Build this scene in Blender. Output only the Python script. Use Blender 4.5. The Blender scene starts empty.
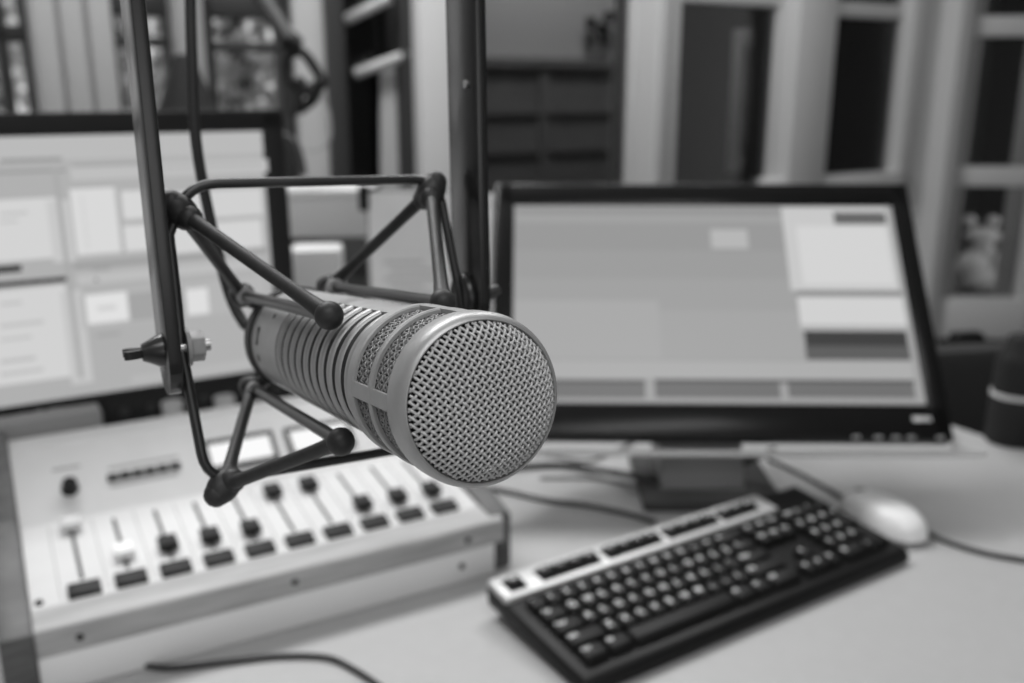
import bpy, bmesh, math, random
from mathutils import Vector as V, Matrix as M4
random.seed(7)
C = bpy.context.scene.collection
PI = math.pi
DESK = 0.74
CAMZ = DESK + 0.49
F, PITCH = 950.0, math.radians(15)
SP, CP = math.sin(PITCH), math.cos(PITCH)

# ------------------------------------------------------------------ survey helpers
def ray(px, py):
    a = (px - 512) / F; b = (py - 341.5) / F
    return V((a, CP - b * SP, -SP - b * CP))
EYE = V((0, 0, CAMZ))
def at_depth(px, py, d): return EYE + ray(px, py) * d
def at_z(px, py, z=DESK):
    r = ray(px, py); return EYE + r * ((z - CAMZ) / r.z)
def at_plane(px, py, p, n):
    r = ray(px, py); return EYE + r * ((p - EYE).dot(n) / r.dot(n))
YAW = math.radians(30)
RU = V((math.cos(YAW), math.sin(YAW), 0)); RN = V((-math.sin(YAW), math.cos(YAW), 0))
ROOM = M4.Rotation(YAW, 4, 'Z')

# ------------------------------------------------------------------ materials
def mat(name, g, rough=.5, metal=0., spec=.5, emit=0., noise=0., nscale=40., bump=0., coat=0., stretch=None):
    m = bpy.data.materials.new(name); m.use_nodes = True
    nt = m.node_tree; b = nt.nodes['Principled BSDF']
    b.inputs['Base Color'].default_value = (g, g, g, 1)
    b.inputs['Roughness'].default_value = rough; b.inputs['Metallic'].default_value = metal
    b.inputs['Specular IOR Level'].default_value = spec
    if coat: b.inputs['Coat Weight'].default_value = coat; b.inputs['Coat Roughness'].default_value = .15
    if emit:
        b.inputs['Emission Color'].default_value = (1, 1, 1, 1); b.inputs['Emission Strength'].default_value = emit
    if noise or bump:
        tc = nt.nodes.new('ShaderNodeTexCoord'); mp = nt.nodes.new('ShaderNodeMapping')
        nz = nt.nodes.new('ShaderNodeTexNoise'); nz.inputs['Scale'].default_value = nscale; nz.inputs['Detail'].default_value = 5
        if stretch: mp.inputs['Scale'].default_value = stretch
        nt.links.new(tc.outputs['Object'], mp.inputs['Vector']); nt.links.new(mp.outputs['Vector'], nz.inputs['Vector'])
        if noise:
            cr = nt.nodes.new('ShaderNodeValToRGB')
            lo, hi = max(0, g * (1 - noise)), min(1, g * (1 + noise))
            cr.color_ramp.elements[0].position = .3; cr.color_ramp.elements[1].position = .7
            cr.color_ramp.elements[0].color = (lo, lo, lo, 1); cr.color_ramp.elements[1].color = (hi, hi, hi, 1)
            nt.links.new(nz.outputs['Fac'], cr.inputs['Fac']); nt.links.new(cr.outputs['Color'], b.inputs['Base Color'])
        if bump:
            bp = nt.nodes.new('ShaderNodeBump'); bp.inputs['Strength'].default_value = bump; bp.inputs['Distance'].default_value = .002
            nt.links.new(nz.outputs['Fac'], bp.inputs['Height']); nt.links.new(bp.outputs['Normal'], b.inputs['Normal'])
    return m
def glass(name):
    m = bpy.data.materials.new(name); m.use_nodes = True; nt = m.node_tree
    nt.nodes.remove(nt.nodes['Principled BSDF'])
    o = nt.nodes['Material Output']; fr = nt.nodes.new('ShaderNodeFresnel'); fr.inputs['IOR'].default_value = 1.45
    t = nt.nodes.new('ShaderNodeBsdfTransparent'); t.inputs['Color'].default_value = (.85, .85, .85, 1)
    g = nt.nodes.new('ShaderNodeBsdfGlossy'); g.inputs['Roughness'].default_value = .02
    mx = nt.nodes.new('ShaderNodeMixShader')
    nt.links.new(fr.outputs['Fac'], mx.inputs['Fac']); nt.links.new(t.outputs[0], mx.inputs[1]); nt.links.new(g.outputs[0], mx.inputs[2])
    nt.links.new(mx.outputs[0], o.inputs['Surface'])
    return m
_scr = {}
def screen_mat(e):
    e = round(e, 2)
    if e not in _scr: _scr[e] = mat('lit_screen_%d' % int(e * 100), .015, .3, spec=.2, emit=e)
    return _scr[e]

MAT = dict(
    nickel=mat('satin_nickel_paint', .42, .42, .45, noise=.06, nscale=120),
    nickel_light=mat('satin_nickel_face', .4, .38, .6),
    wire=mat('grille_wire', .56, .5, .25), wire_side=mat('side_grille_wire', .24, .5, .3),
    foam=mat('grille_foam', .015, .9),
    dark_slot=mat('dark_recess', .012, .7),
    rubber=mat('dark_rubber', .03, .5, spec=.35, noise=.2, nscale=300),
    rod=mat('dark_coated_rod', .022, .3, .0, spec=.55),
    steel=mat('bare_steel', .45, .3, .9),
    bar=mat('dark_painted_bar', .016, .27, .0, spec=.55),
    desk=mat('pale_laminate', .47, .38, noise=.02, nscale=60, bump=.02),
    desk_edge=mat('grey_edging', .3, .5),
    console=mat('console_pale_metal', .68, .45, noise=.03, nscale=25),
    console_white=mat('console_white_front', .82, .42),
    wood=mat('pale_wood', .42, .5, noise=.22, nscale=9, stretch=(1.2, 14, 14)),
    wood_dark=mat('grey_wood_cheek', .085, .5, noise=.3, nscale=9, stretch=(3, 3, 16)),
    black=mat('black_plastic', .009, .45, spec=.22),
    black_soft=mat('black_matte_plastic', .016, .6, spec=.25),
    black_gloss=mat('black_gloss_bezel', .009, .25, spec=.2),
    key=mat('key_black_plastic', .009, .5, spec=.25),
    silver=mat('silver_plastic', .62, .38, .2),
    legend=mat('key_legend_white', .75, .5),
    white_plastic=mat('white_plastic', .9, .35),
    grey_plastic=mat('grey_plastic', .3, .45),
    light_plastic=mat('light_grey_plastic', .62, .45),
    dark_grey=mat('dark_grey_plastic', .045, .5),
    cable=mat('black_cable', .02, .5),
    cable_grey=mat('grey_cable', .28, .5),
    paper=mat('white_paper', .88, .8, noise=.04, nscale=12),
    carton=mat('white_carton', .6, .75),
    fabric=mat('black_chair_fabric', .03, .9, noise=.3, nscale=200),
    pilaster=mat('grey_pilaster', .4, .6),
    wall=mat('painted_wall', .42, .8, noise=.03, nscale=6),
    pvc=mat('white_window_frame', .54, .4),
    frame_dark=mat('dark_window_frame', .025, .5),
    floor=mat('grey_carpet_floor', .12, .9, noise=.25, nscale=80),
    ceil=mat('white_ceiling', .75, .85),
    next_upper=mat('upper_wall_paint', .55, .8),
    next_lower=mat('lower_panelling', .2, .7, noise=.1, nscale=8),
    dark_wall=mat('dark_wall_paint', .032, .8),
    leaf=mat('foliage', .5, .7, noise=.5, nscale=6),
    bark=mat('bark', .06, .9),
    lawn=mat('lawn', .12, .95, noise=.3, nscale=30),
    glass=glass('window_glass'),
    pale_figure=mat('pale_figure_grey', .4, .5),
)

# ------------------------------------------------------------------ mesh builder
class MB:
    def __init__(s): s.v = []; s.f = []; s.mi = []; s.cur = 0
    def add(s, vs, fs):
        o = len(s.v); s.v += [V(p) for p in vs]; s.f += [[i + o for i in f] for f in fs]; s.mi += [s.cur] * len(fs); return s
    def box(s, lo, hi, bevel=0., mtx=None, seg=2):
        bm = bmesh.new(); bmesh.ops.create_cube(bm, size=1)
        lo, hi = V(lo), V(hi)
        for v in bm.verts: v.co = V((lo[i] + (v.co[i] + .5) * (hi[i] - lo[i]) for i in range(3)))
        if bevel: bmesh.ops.bevel(bm, geom=bm.edges[:], offset=bevel, segments=seg, affect='EDGES', profile=.5)
        if mtx: bm.transform(mtx)
        bm.verts.index_update()
        s.add([v.co.copy() for v in bm.verts], [[v.index for v in f.verts] for f in bm.faces]); bm.free(); return s
    def prism(s, poly, lo, hi, axis=0, bevel=0., mtx=None):
        # polygon in the two other axes, extruded along axis
        def p(a, q):
            r = [0, 0, 0]; r[axis] = a; o = [i for i in range(3) if i != axis]; r[o[0]], r[o[1]] = q; return V(r)
        bm = bmesh.new()
        A = [bm.verts.new(p(lo, q)) for q in poly]; B = [bm.verts.new(p(hi, q)) for q in poly]
        n = len(poly); bm.faces.new(A); bm.faces.new(B[::-1])
        for i in range(n): bm.faces.new((A[i], B[i], B[(i + 1) % n], A[(i + 1) % n]))
        bmesh.ops.recalc_face_normals(bm, faces=bm.faces)
        if bevel: bmesh.ops.bevel(bm, geom=bm.edges[:], offset=bevel, segments=2, affect='EDGES', profile=.5)
        if mtx: bm.transform(mtx)
        bm.verts.index_update()
        s.add([v.co.copy() for v in bm.verts], [[v.index for v in f.verts] for f in bm.faces]); bm.free(); return s
    def tube(s, pts, r, n=10, closed=False, caps=True):
        pts = [V(p) for p in pts]; N = len(pts)
        rs = r if isinstance(r, (list, tuple)) else [r] * N
        T = []
        for i in range(N):
            a = pts[(i - 1) % N] if (closed or i) else pts[i]; b = pts[(i + 1) % N] if (closed or i < N - 1) else pts[i]
            T.append((b - a).normalized())
        up = V((0, 0, 1)) if abs(T[0].z) < .9 else V((1, 0, 0))
        nx = T[0].cross(up).normalized(); vs = []; fs = []
        for i in range(N):
            if i:
                nx = nx - T[i] * nx.dot(T[i]); nx.normalize()
            ny = T[i].cross(nx)
            for k in range(n):
                a = 2 * PI * k / n; vs.append(pts[i] + (nx * math.cos(a) + ny * math.sin(a)) * rs[i])
        for i in range(N if closed else N - 1):
            j = (i + 1) % N
            for k in range(n): fs.append([i * n + k, i * n + (k + 1) % n, j * n + (k + 1) % n, j * n + k])
        if caps and not closed: fs += [list(range(n))[::-1], [(N - 1) * n + k for k in range(n)]]
        return s.add(vs, fs)
    def lathe(s, prof, n=48, mtx=None, a0=0., a1=2 * PI, ry=1.):
        # prof: (r, z) about local z
        full = abs(a1 - a0 - 2 * PI) < 1e-6; m = n if full else n + 1
        vs = []; fs = []
        for r, z in prof:
            for k in range(m):
                a = a0 + (a1 - a0) * k / n; vs.append(V((r * math.cos(a), r * ry * math.sin(a), z)))
        P = len(prof)
        for i in range(P - 1):
            for k in range(n):
                k2 = (k + 1) % m; fs.append([i * m + k, i * m + k2, (i + 1) * m + k2, (i + 1) * m + k])
        if mtx: vs = [mtx @ v for v in vs]
        return s.add(vs, fs)
    def sphere(s, c, r, scale=(1, 1, 1), n=16, mtx=None):
        vs = []; fs = []; c = V(c); h = n // 2
        R = mtx.to_3x3() if mtx else None
        for i in range(h + 1):
            for k in range(n):
                t = PI * i / h; a = 2 * PI * k / n
                q = V((math.sin(t) * math.cos(a) * scale[0], math.sin(t) * math.sin(a) * scale[1], math.cos(t) * scale[2])) * r
                vs.append(c + (R @ q if R else q))
        for i in range(h):
            for k in range(n): fs.append([i * n + k, (i + 1) * n + k, (i + 1) * n + (k + 1) % n, i * n + (k + 1) % n])
        return s.add(vs, fs)
    def patch(s, r0, r1, a0, a1, z0, z1, n=12):
        vs = []; fs = []
        for k in range(n + 1):
            a = a0 + (a1 - a0) * k / n; c, sn = math.cos(a), math.sin(a)
            vs += [V((r0 * c, r0 * sn, z0)), V((r1 * c, r1 * sn, z0)), V((r1 * c, r1 * sn, z1)), V((r0 * c, r0 * sn, z1))]
        for k in range(n):
            for j in range(4): fs.append([k * 4 + j, k * 4 + (j + 1) % 4, k * 4 + 4 + (j + 1) % 4, k * 4 + 4 + j])
        fs += [[3, 2, 1, 0], [n * 4, n * 4 + 1, n * 4 + 2, n * 4 + 3]]
        return s.add(vs, fs)
    def mesh(s, name, mats, inv=None, smooth=40):
        me = bpy.data.meshes.new(name)
        me.from_pydata([tuple(inv @ v) if inv else tuple(v) for v in s.v], [], s.f)
        for m in (mats if isinstance(mats, (list, tuple)) else [mats]): me.materials.append(m)
        me.polygons.foreach_set('material_index', s.mi)
        bm = bmesh.new(); bm.from_mesh(me); bmesh.ops.remove_doubles(bm, verts=bm.verts, dist=1e-6)
        bmesh.ops.recalc_face_normals(bm, faces=bm.faces); bm.to_mesh(me); bm.free()
        me.polygons.foreach_set('use_smooth', [True] * len(me.polygons)); me.set_sharp_from_angle(angle=math.radians(smooth))
        me.update(); return me

WM = {}
def tag(o, label, cat, group=None, kind=None):
    if label: o['label'] = label
    if cat: o['category'] = cat
    if group: o['group'] = group
    if kind: o['kind'] = kind
    return o
def thing(name, label, cat, mtx, group=None, kind=None):
    o = bpy.data.objects.new(name, None); o.empty_display_size = .05; C.objects.link(o)
    if isinstance(mtx, V): mtx = M4.Translation(mtx)
    o.matrix_world = mtx; WM[o.name] = mtx.copy()
    return tag(o, label, cat, group, kind)
def part(name, mb, m, parent=None, world=False, label=None, smooth=40):
    inv = WM[parent.name].inverted() if (parent and world) else None
    o = bpy.data.objects.new(name, mb.mesh(name, m, inv, smooth)); C.objects.link(o)
    if parent: o.parent = parent; WM[o.name] = WM[parent.name]
    else: WM[o.name] = M4.Identity(4)
    if label: o['label'] = label
    return o
def solo(name, mb, m, label, cat, origin, group=None, kind=None):
    inv = M4.Translation(-V(origin)); o = bpy.data.objects.new(name, mb.mesh(name, m, inv)); o.location = origin
    C.objects.link(o); WM[o.name] = M4.Translation(V(origin)); return tag(o, label, cat, group, kind)
def struct(name, mb, m, parent=None):
    o = bpy.data.objects.new(name, mb.mesh(name, m)); C.objects.link(o); o['kind'] = 'structure'
    if parent: o.parent = parent; WM[o.name] = WM[parent.name]
    return o
def copy_tree(o, parent=None):
    c = o.copy(); C.objects.link(c)
    if parent: c.parent = parent
    for ch in [x for x in bpy.data.objects if x.parent == o]: copy_tree(ch, c)
    return c
def spline(pts, sub=8):
    P = [V(p) for p in pts]; out = []
    for i in range(len(P) - 1):
        a, b, c, d = P[max(i - 1, 0)], P[i], P[i + 1], P[min(i + 2, len(P) - 1)]
        for k in range(sub):
            t = k / sub
            out.append(.5 * ((2 * b) + (c - a) * t + (2 * a - 5 * b + 4 * c - d) * t * t + (3 * b - a - 3 * c + d) * t ** 3))
    out.append(P[-1]); return out
def basis(o, x, y, z):
    m = M4.Identity(4)
    for i, c in enumerate((x, y, z)):
        for j in range(3): m[j][i] = c[j]
    for j in range(3): m[j][3] = o[j]
    return m

# ================================================================== SETTING
WN = 2.38                                   # window wall: distance along the room's normal
def wall_wz(px, py=100):
    p = at_plane(px, py, RN * WN, RN); return p.dot(RU), p.z
def RB(mb, w0, w1, n0, n1, z0, z1, bevel=0.): return mb.box((w0, n0, z0), (w1, n1, z1), bevel, ROOM)
WL, WR, NB, CEIL = -2.6, 3.9, -2.6, 2.75
floor_o = struct('floor', RB(MB(), WL - .2, WR + .2, NB - .2, WN + .1, -.1, 0), MAT['floor'])
struct('ceiling', RB(MB(), WL - .2, WR + .2, NB - .2, WN + .16, CEIL, CEIL + .1), MAT['ceil'])
struct('wall_left', RB(MB(), WL - .12, WL, NB, WN, 0, CEIL), MAT['wall'])
struct('wall_right', RB(MB(), WR, WR + .12, NB, WN, 0, CEIL), MAT['wall'])
struct('wall_rear', RB(MB(), WL - .12, WR + .12, NB - .12, NB, 0, CEIL), MAT['wall'])
HEAD = 2.2
X = {k: wall_wz(k, y)[0] for k, y in ((-30, 60), (32, 60), (114, 60), (174, 60), (203, 60), (297, 80), (326, 80), (411, 80), (455, 80),
     (479, 80), (640, 80), (669, 80), (784, 80), (822, 80), (901, 80), (948, 80))}
def wz(py, px): return wall_wz(px, py)[1]
T0, T1 = WN, WN + .12
mb = MB(); RB(mb, WL, WR, T0, T1, HEAD, CEIL)                                   # header over all openings
RB(mb, WL, X[326], T0, T1, 0, .9); RB(mb, X[411], X[948] - .08, T0, T1, 0, .86)   # parapet below the windows
RB(mb, X[297], X[326], T0, T1, .9, HEAD); RB(mb, X[948] + .9, WR, T0, T1, 0, HEAD)
RB(mb, WL, X[-30] - .8, T0, T1, .9, HEAD)
struct('wall_back', mb, MAT['wall'])
# grooved pale pilaster between the two leafy windows
mb = MB()
a, b = X[32], X[114]; st = (b - a) / 3
for i in range(3): RB(mb, a + i * st + .004, a + (i + 1) * st - .004, T0 - .05, T1, .9, HEAD, .006)
RB(mb, a, b, T0 - .03, T1, .9, HEAD); struct('trim_1', mb, MAT['pilaster'])
mb = MB(); RB(mb, X[174], X[203], T0 - .04, T1, .9, HEAD, .006); struct('trim_2', mb, MAT['grey_plastic'])
mb = MB(); RB(mb, X[411], X[455] + .03, T0 - .06, T1, 0, HEAD, .008); RB(mb, X[455] - .06, X[479], T0 - .02, T1, .86, HEAD); struct('trim_3', mb, MAT['pvc'])
mb = MB(); w = X[669] - X[640]
RB(mb, X[640], X[640] + .42 * w, T0 - .08, T1, .86, HEAD, .008); RB(mb, X[640] + .40 * w, X[640] + .74 * w, T0 - .02, T1, .86, HEAD); RB(mb, X[640] + .72 * w, X[669], T0 - .05, T1, .86, HEAD, .008)
struct('trim_4', mb, MAT['pvc'])
mb = MB(); RB(mb, X[784], X[822], T0 - .05, T1, .86, HEAD, .008); struct('trim_5', mb, MAT['pvc'])
mb = MB(); w = X[948] - X[901]
RB(mb, X[901], X[901] + .30 * w, T0 - .03, T1, .86, HEAD, .006); RB(mb, X[901] + .27 * w, X[901] + .68 * w, T0 - .01, T1, 0, HEAD); RB(mb, X[901] + .66 * w, X[948], T0 - .09, T1, 0, HEAD, .01)
struct('trim_6', mb, MAT['pvc'])

def window(name, a, b, z0, z1, fm, fw=.035, bars=(), vbars=(), depth=.05):
    w = thing(name, None, None, M4.Identity(4), kind='structure')
    m = MB()
    n0, n1 = T0 + .02, T0 + .02 + depth
    RB(m, a, a + fw, n0, n1, z0, z1, .004); RB(m, b - fw, b, n0, n1, z0, z1, .004)
    RB(m, a + fw * .5, b - fw * .5, n0, n1, z0, z0 + fw, .004); RB(m, a + fw * .5, b - fw * .5, n0, n1, z1 - fw, z1, .004)
    for z, t in bars: RB(m, a + fw * .5, b - fw * .5, n0, n1, z - t / 2, z + t / 2, .004)
    for x, t in vbars: RB(m, x - t / 2, x + t / 2, n0, n1, z0, z1, .004)
    struct('window_frame', m, fm, w)
    g = MB(); RB(g, a + fw * .6, b - fw * .6, T0 + .04, T0 + .046, z0 + fw * .6, z1 - fw * .6); struct('window_pane', g, MAT['glass'], w)
    return w
def sight(px, n):                              # plan point on the far side, along the splayed party walls
    p = at_plane(px, 87, RN * n, RN); return p.dot(RU), n
z_t1 = wz(46, 240)
window('window_1', X[-30] - .8, X[32], .9, HEAD, MAT['frame_dark'], .014, bars=((wz(33, 15), .035),), vbars=((wall_wz(5, 60)[0], .025),))
window('window_2', X[114], X[174], .9, HEAD, MAT['frame_dark'], .014, bars=((wz(41, 140), .022), (wz(3, 140), .05)))
window('window_3', X[203], X[297], .9, HEAD, MAT['frame_dark'], .035, bars=((z_t1, .022), (wz(4, 240), .06)))
window('window_4', X[479], X[640], .86, HEAD, MAT['pvc'], .02)
zr = wz(177, 860)
ztop = wz(9, 860)
window('window_5', X[669], X[784], .86, HEAD, MAT['pvc'], .02, bars=((ztop + .02, .05),))
window('window_6', X[822] - .02, X[901] + .02, zr - .03, HEAD, MAT['pvc'], .02, bars=((ztop, .05),))
mb = MB(); RB(mb, X[784] - .05, X[901] + .1, T0 - .03, T0 + .08, zr - .075, zr + .012, .006); struct('trim_7', mb, MAT['pvc'])
# open white sash inside the fifth window, swung into the next room
hz_ = V(sight(771, T0 + .38)); ez_ = V(sight(733, T0 + .52)); dv_ = ez_ - hz_; SWL = dv_.length
sash = thing('window_7', None, None, ROOM @ M4.Translation((hz_.x, hz_.y, 0)) @ M4.Rotation(math.atan2(-dv_.y, -dv_.x), 4, 'Z'), kind='structure')
m = MB(); zb, zt = .9, at_plane(740, 30, RN * (T0 + .52), RN).z
for lo, hi in (((-SWL, -.03, zb), (-SWL + .04, .02, zt)), ((-.04, -.03, zb), (0, .02, zt)), ((-SWL + .03, -.03, zb), (-.02, .02, zb + .06)), ((-SWL + .03, -.03, zt - .06), (-.02, .02, zt))): m.box(lo, hi, .006)
struct('window_frame', m, MAT['pvc'], sash); struct('window_pane', MB().box((-SWL + .04, -.006, zb + .03), (-.04, 0, zt - .03)), MAT['glass'], sash)
# dark doorway between the leafy window and the pale post
d2 = thing('door_2', None, None, M4.Identity(4), kind='structure')
m = MB(); a, b = X[326], X[411]
RB(m, a, a + .05, T0 - .02, T1, 0, HEAD, .006); RB(m, b - .03, b, T0 - .02, T1, 0, HEAD, .006); RB(m, a + .05, b - .02, T0 - .02, T1, HEAD - .06, HEAD); RB(m, a + .05, b - .02, T0, T1, 0, .1)
struct('door_frame', m, MAT['frame_dark'], d2)
g = MB(); RB(g, a + .04, b - .02, T0 + .08, T0 + .086, .08, HEAD - .05); struct('door_pane', g, MAT['glass'], d2)
# glazed white door at the right, set a little across the room
hinge = at_plane(938, 200, RN * WN, RN)
d1 = thing('door_1', None, None, M4.Translation((hinge.x, hinge.y, 0)) @ M4.Rotation(math.radians(-4), 4, 'Z'), kind='structure')
dn = V((math.sin(math.radians(4)), math.cos(math.radians(4)), 0))
def dz(py, px=985): return at_plane(px, py, hinge, dn).z
_q = at_plane(1013, 300, hinge, dn) - hinge; DW = math.hypot(_q.x, _q.y) + .075
m = MB(); m.box((-.0, -.03, dz(345)), (.045, .03, 2.3), .008)
m.box((DW - .08, -.03, dz(345)), (DW, .03, 2.3), .008)
m.box((.03, -.028, dz(186)), (DW - .04, .026, dz(166)), .006); m.box((.03, -.028, dz(37)), (DW - .04, .026, dz(16)), .006)
m.box((.03, -.028, 2.22), (DW - .04, .026, 2.3), .006)
m.box((-.01, -.06, dz(336)), (DW - .04, .03, dz(296)), .012)
struct('door_frame', m, MAT['pvc'], d1)
m = MB(); m.box((.02, -.02, .02), (DW - .04, .02, dz(335))); struct('door_panel', m, MAT['dark_grey'], d1)
struct('door_pane', MB().box((.05, -.004, dz(300)), (DW - .06, .002, 2.25)), MAT['glass'], d1)
# dark strip of the door jamb
m = MB(); m.box((.042, -.022, dz(300)), (.085, .03, 2.25)); struct('door_seal', m, MAT['grey_plastic'], d1)

# next room behind the glass, a dark lobby behind the dark doorway, a dark store behind the right-hand panes
NX = 4.9
def party(mb, a, b, z0, z1, t=.05):
    a, b = V((a[0], a[1], 0)), V((b[0], b[1], 0)); d = (b - a).normalized(); x = V((-d.y, d.x, 0)) * t
    q = [ROOM @ (p + V((0, 0, z))) for z in (z0, z1) for p in (a - x, b - x, b + x, a + x)]
    mb.add(q, [[3, 2, 1, 0], [4, 5, 6, 7], [0, 1, 5, 4], [1, 2, 6, 5], [2, 3, 7, 6], [3, 0, 4, 7]]); return mb
pl0, pl1 = (X[411] + .03, T1 + .01), sight(432, NX); pr0, pr1 = (X[640] + .5 * (X[669] - X[640]), T1 + .01), sight(651, NX)
zsplit = at_plane(556, 62, RN * NX, RN).z
mb = MB(); RB(mb, pl1[0], pr1[0], NX, NX + .1, zsplit, 3.0); struct('wall_next_upper', mb, MAT['next_upper'])
mb = MB(); RB(mb, pl1[0], pr1[0], NX - .02, NX + .1, 0, zsplit)
for py in (110, 148):
    z = at_plane(556, py, RN * NX, RN).z; RB(mb, pl1[0], pr1[0], NX - .045, NX, z - .02, z + .02)
wv = at_plane(541, 100, RN * NX, RN).dot(RU); RB(mb, wv - .03, wv + .03, NX - .04, NX, 0, zsplit)
RB(mb, pl1[0], pr1[0], NX - .06, NX, zsplit - .03, zsplit + .02)
struct('wall_next_lower', mb, MAT['next_lower'])
struct('wall_next_left', party(MB(), pl0, pl1, 0, 3.0), MAT['next_lower'])
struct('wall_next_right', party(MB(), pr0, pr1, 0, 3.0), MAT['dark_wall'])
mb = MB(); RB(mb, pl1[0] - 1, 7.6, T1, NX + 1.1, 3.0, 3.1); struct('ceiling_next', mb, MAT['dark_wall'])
mb = MB(); RB(mb, X[326], 7.6, T1, NX + 1.1, -.1, 0); struct('floor_next', mb, MAT['floor'])
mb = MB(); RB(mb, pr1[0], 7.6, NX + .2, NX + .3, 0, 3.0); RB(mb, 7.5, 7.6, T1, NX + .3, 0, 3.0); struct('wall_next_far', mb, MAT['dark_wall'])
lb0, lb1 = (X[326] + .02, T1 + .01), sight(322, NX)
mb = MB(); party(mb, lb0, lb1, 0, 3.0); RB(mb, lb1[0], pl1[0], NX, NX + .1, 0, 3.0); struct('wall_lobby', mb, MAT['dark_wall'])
mb = MB(); RB(mb, -8, 6, NX + .4, 20, -.6, -.5); struct('ground', mb, MAT['lawn'])
A, Bm = X[479], X[640]

# ================================================================== MICROPHONE
Pf = V((-.00906, .27219, CAMZ - .0916)); ax = V((-.46757, .87343, -.13601)).normalized()
h = ax.cross(V((0, 0, 1))).normalized(); vv = h.cross(ax)
MM = basis(Pf, h, vv, -ax)
def mic(x, y, s): return MM @ V((x, y, -s))
mc = thing('microphone', 'nickel-grey broadcast microphone with woven round grille, held in the wire shock mount', 'microphone', MM)
R_, RB_ = .027, .0246
m = MB()
prof = [(.0244, -.004), (.0244, .0008), (.0249, .0014), (.0256, .0011), (.0267, -.0006), (.0271, -.0026), (.0271, -.0085), (.0268, -.0092), (.0268, -.0098), (.0256, -.0098), (.0256, -.004), (.0244, -.004)]
m.lathe(prof, 96)
def ring(z0, z1, ro=.0268, ri=.0252): m.lathe([(ri, z0), (ro - .0005, z0), (ro, z0 + .0005), (ro, z1 - .0005), (ro - .0005, z1), (ri, z1), (ri, z0)], 96)
ring(-.0272, -.0246); ring(-.0478, -.042)
NBAR = 4
for k in range(NBAR):
    a = math.radians(176 + 360 / NBAR * k); da = math.radians(5.5)
    m.patch(.0253, .0267, a - da, a + da, -.0425, -.0095)
part('grille_cage', m, MAT['nickel'], mc)
# woven front grille
m = MB(); p, wr = .00166, .00046; RG = .0243
def dome(r): return .0092 * max(0, 1 - (r / RG) ** 2.6) ** .72 + .0002
NW = int(RG / p)
for d in (0, 1):
    for i in range(-NW, NW + 1):
        o = (i + .0) * p; L = math.sqrt(max(RG ** 2 - o * o, 0)) - .0003
        if L < .001: continue
        n = max(4, int(2 * L / (p / 5))); pts = []
        for k in range(n + 1):
            t = -L + 2 * L * k / n; w = math.cos(PI * (t / p)) * (1 if (i + d) % 2 else -1) * wr * .95
            x, y = (t, o) if d == 0 else (o, t)
            ca, sa = math.cos(math.radians(48)), math.sin(math.radians(48))
            pts.append(V((x * ca - y * sa, x * sa + y * ca, dome(math.hypot(t, o)) + w)))
        m.tube(pts, wr, 6)
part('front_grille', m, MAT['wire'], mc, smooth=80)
# woven side grille behind the windows
m = MB(); rs, ps = .0247, .0018; NH = int(2 * PI * rs / (ps * 1.414)); NH += NH % 2; wr2 = .0004
for d in (1, -1):
    for i in range(NH):
        pts = []; z0, z1 = -.0098, -.0425; n = 48
        for k in range(n + 1):
            z = z0 + (z1 - z0) * k / n; a = 2 * PI * i / NH + d * (z - z0) / rs
            # crossing phase: along the wire the other family is met every ps
            w = math.cos(PI * (z - z0) * 1.414 * 2 / (2 * ps)) * (1 if i % 2 else -1) * d * wr2 * .9
            pts.append(V(((rs + w) * math.cos(a), (rs + w) * math.sin(a), z)))
        m.tube(pts, wr2, 5)
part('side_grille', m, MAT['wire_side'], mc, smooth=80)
m = MB(); m.lathe([(0, -.0022), (.0215, -.004), (.0232, -.0085), (.0232, -.046), (0, -.046)], 48); part('pop_filter', m, MAT['foam'], mc)
# finned body: ribbed all round except for a plain spine along the top
m = MB(); z = -.0475; prof = [(.0235, z)]; NF = 10; pf = .0102
for k in range(NF):
    z0 = z - k * pf
    prof += [(.0225, z0 - .0001), (.0225, z0 - .0054), (.0240, z0 - .0055), (.0246, z0 - .006), (.0250, z0 - .0071), (.0250, z0 - .0085), (.0245, z0 - .0096), (.0238, z0 - .0101)]
zf = z - NF * pf
prof += [(.0192, zf - .0002), (.0192, zf - .003), (.0246, zf - .0032)]
sa0, sa1 = math.radians(76), math.radians(106)
m.lathe(prof, 84, a0=sa1, a1=sa0 + 2 * PI)
m.patch(.02, .0248, sa0, sa1, zf - .0032, z, 16)
zt = -.214
m.lathe([(.0185, zf - .003), (.0246, zf - .0032), (.0246, zt + .012), (.0242, zt + .005), (.0228, zt), (.012, zt), (0, zt)], 72)
part('body', m, MAT['nickel'], mc)
m = MB(); m.lathe([(.0239, z), (.0239, zf - .003)], 72, a0=sa1, a1=sa0 + 2 * PI); part('slot_shade_screen', m, MAT['foam'], mc, label='dark screen raised in the body slots to paint their shade')  # dark core set high in the slots, putting their shade into colour
m = MB()
for a, s, hl in ((166, .186, .0042), (190, .186, .0016), (140, .17, .0012)):
    Rr = M4.Rotation(math.radians(a), 4, 'Z'); m.box((.0238, -hl, -s - .0008), (.0249, hl, -s + .0008), .0003, Rr)
part('switch_slot', m, MAT['dark_slot'], mc)
m = MB(); m.lathe([(0, zt), (.0095, zt), (.0095, zt - .03), (.0085, zt - .033), (.0085, zt - .045), (.006, zt - .05), (.004, zt - .055), (0, zt - .055)], 32)
part('plug', m, MAT['dark_grey'], mc)

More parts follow.
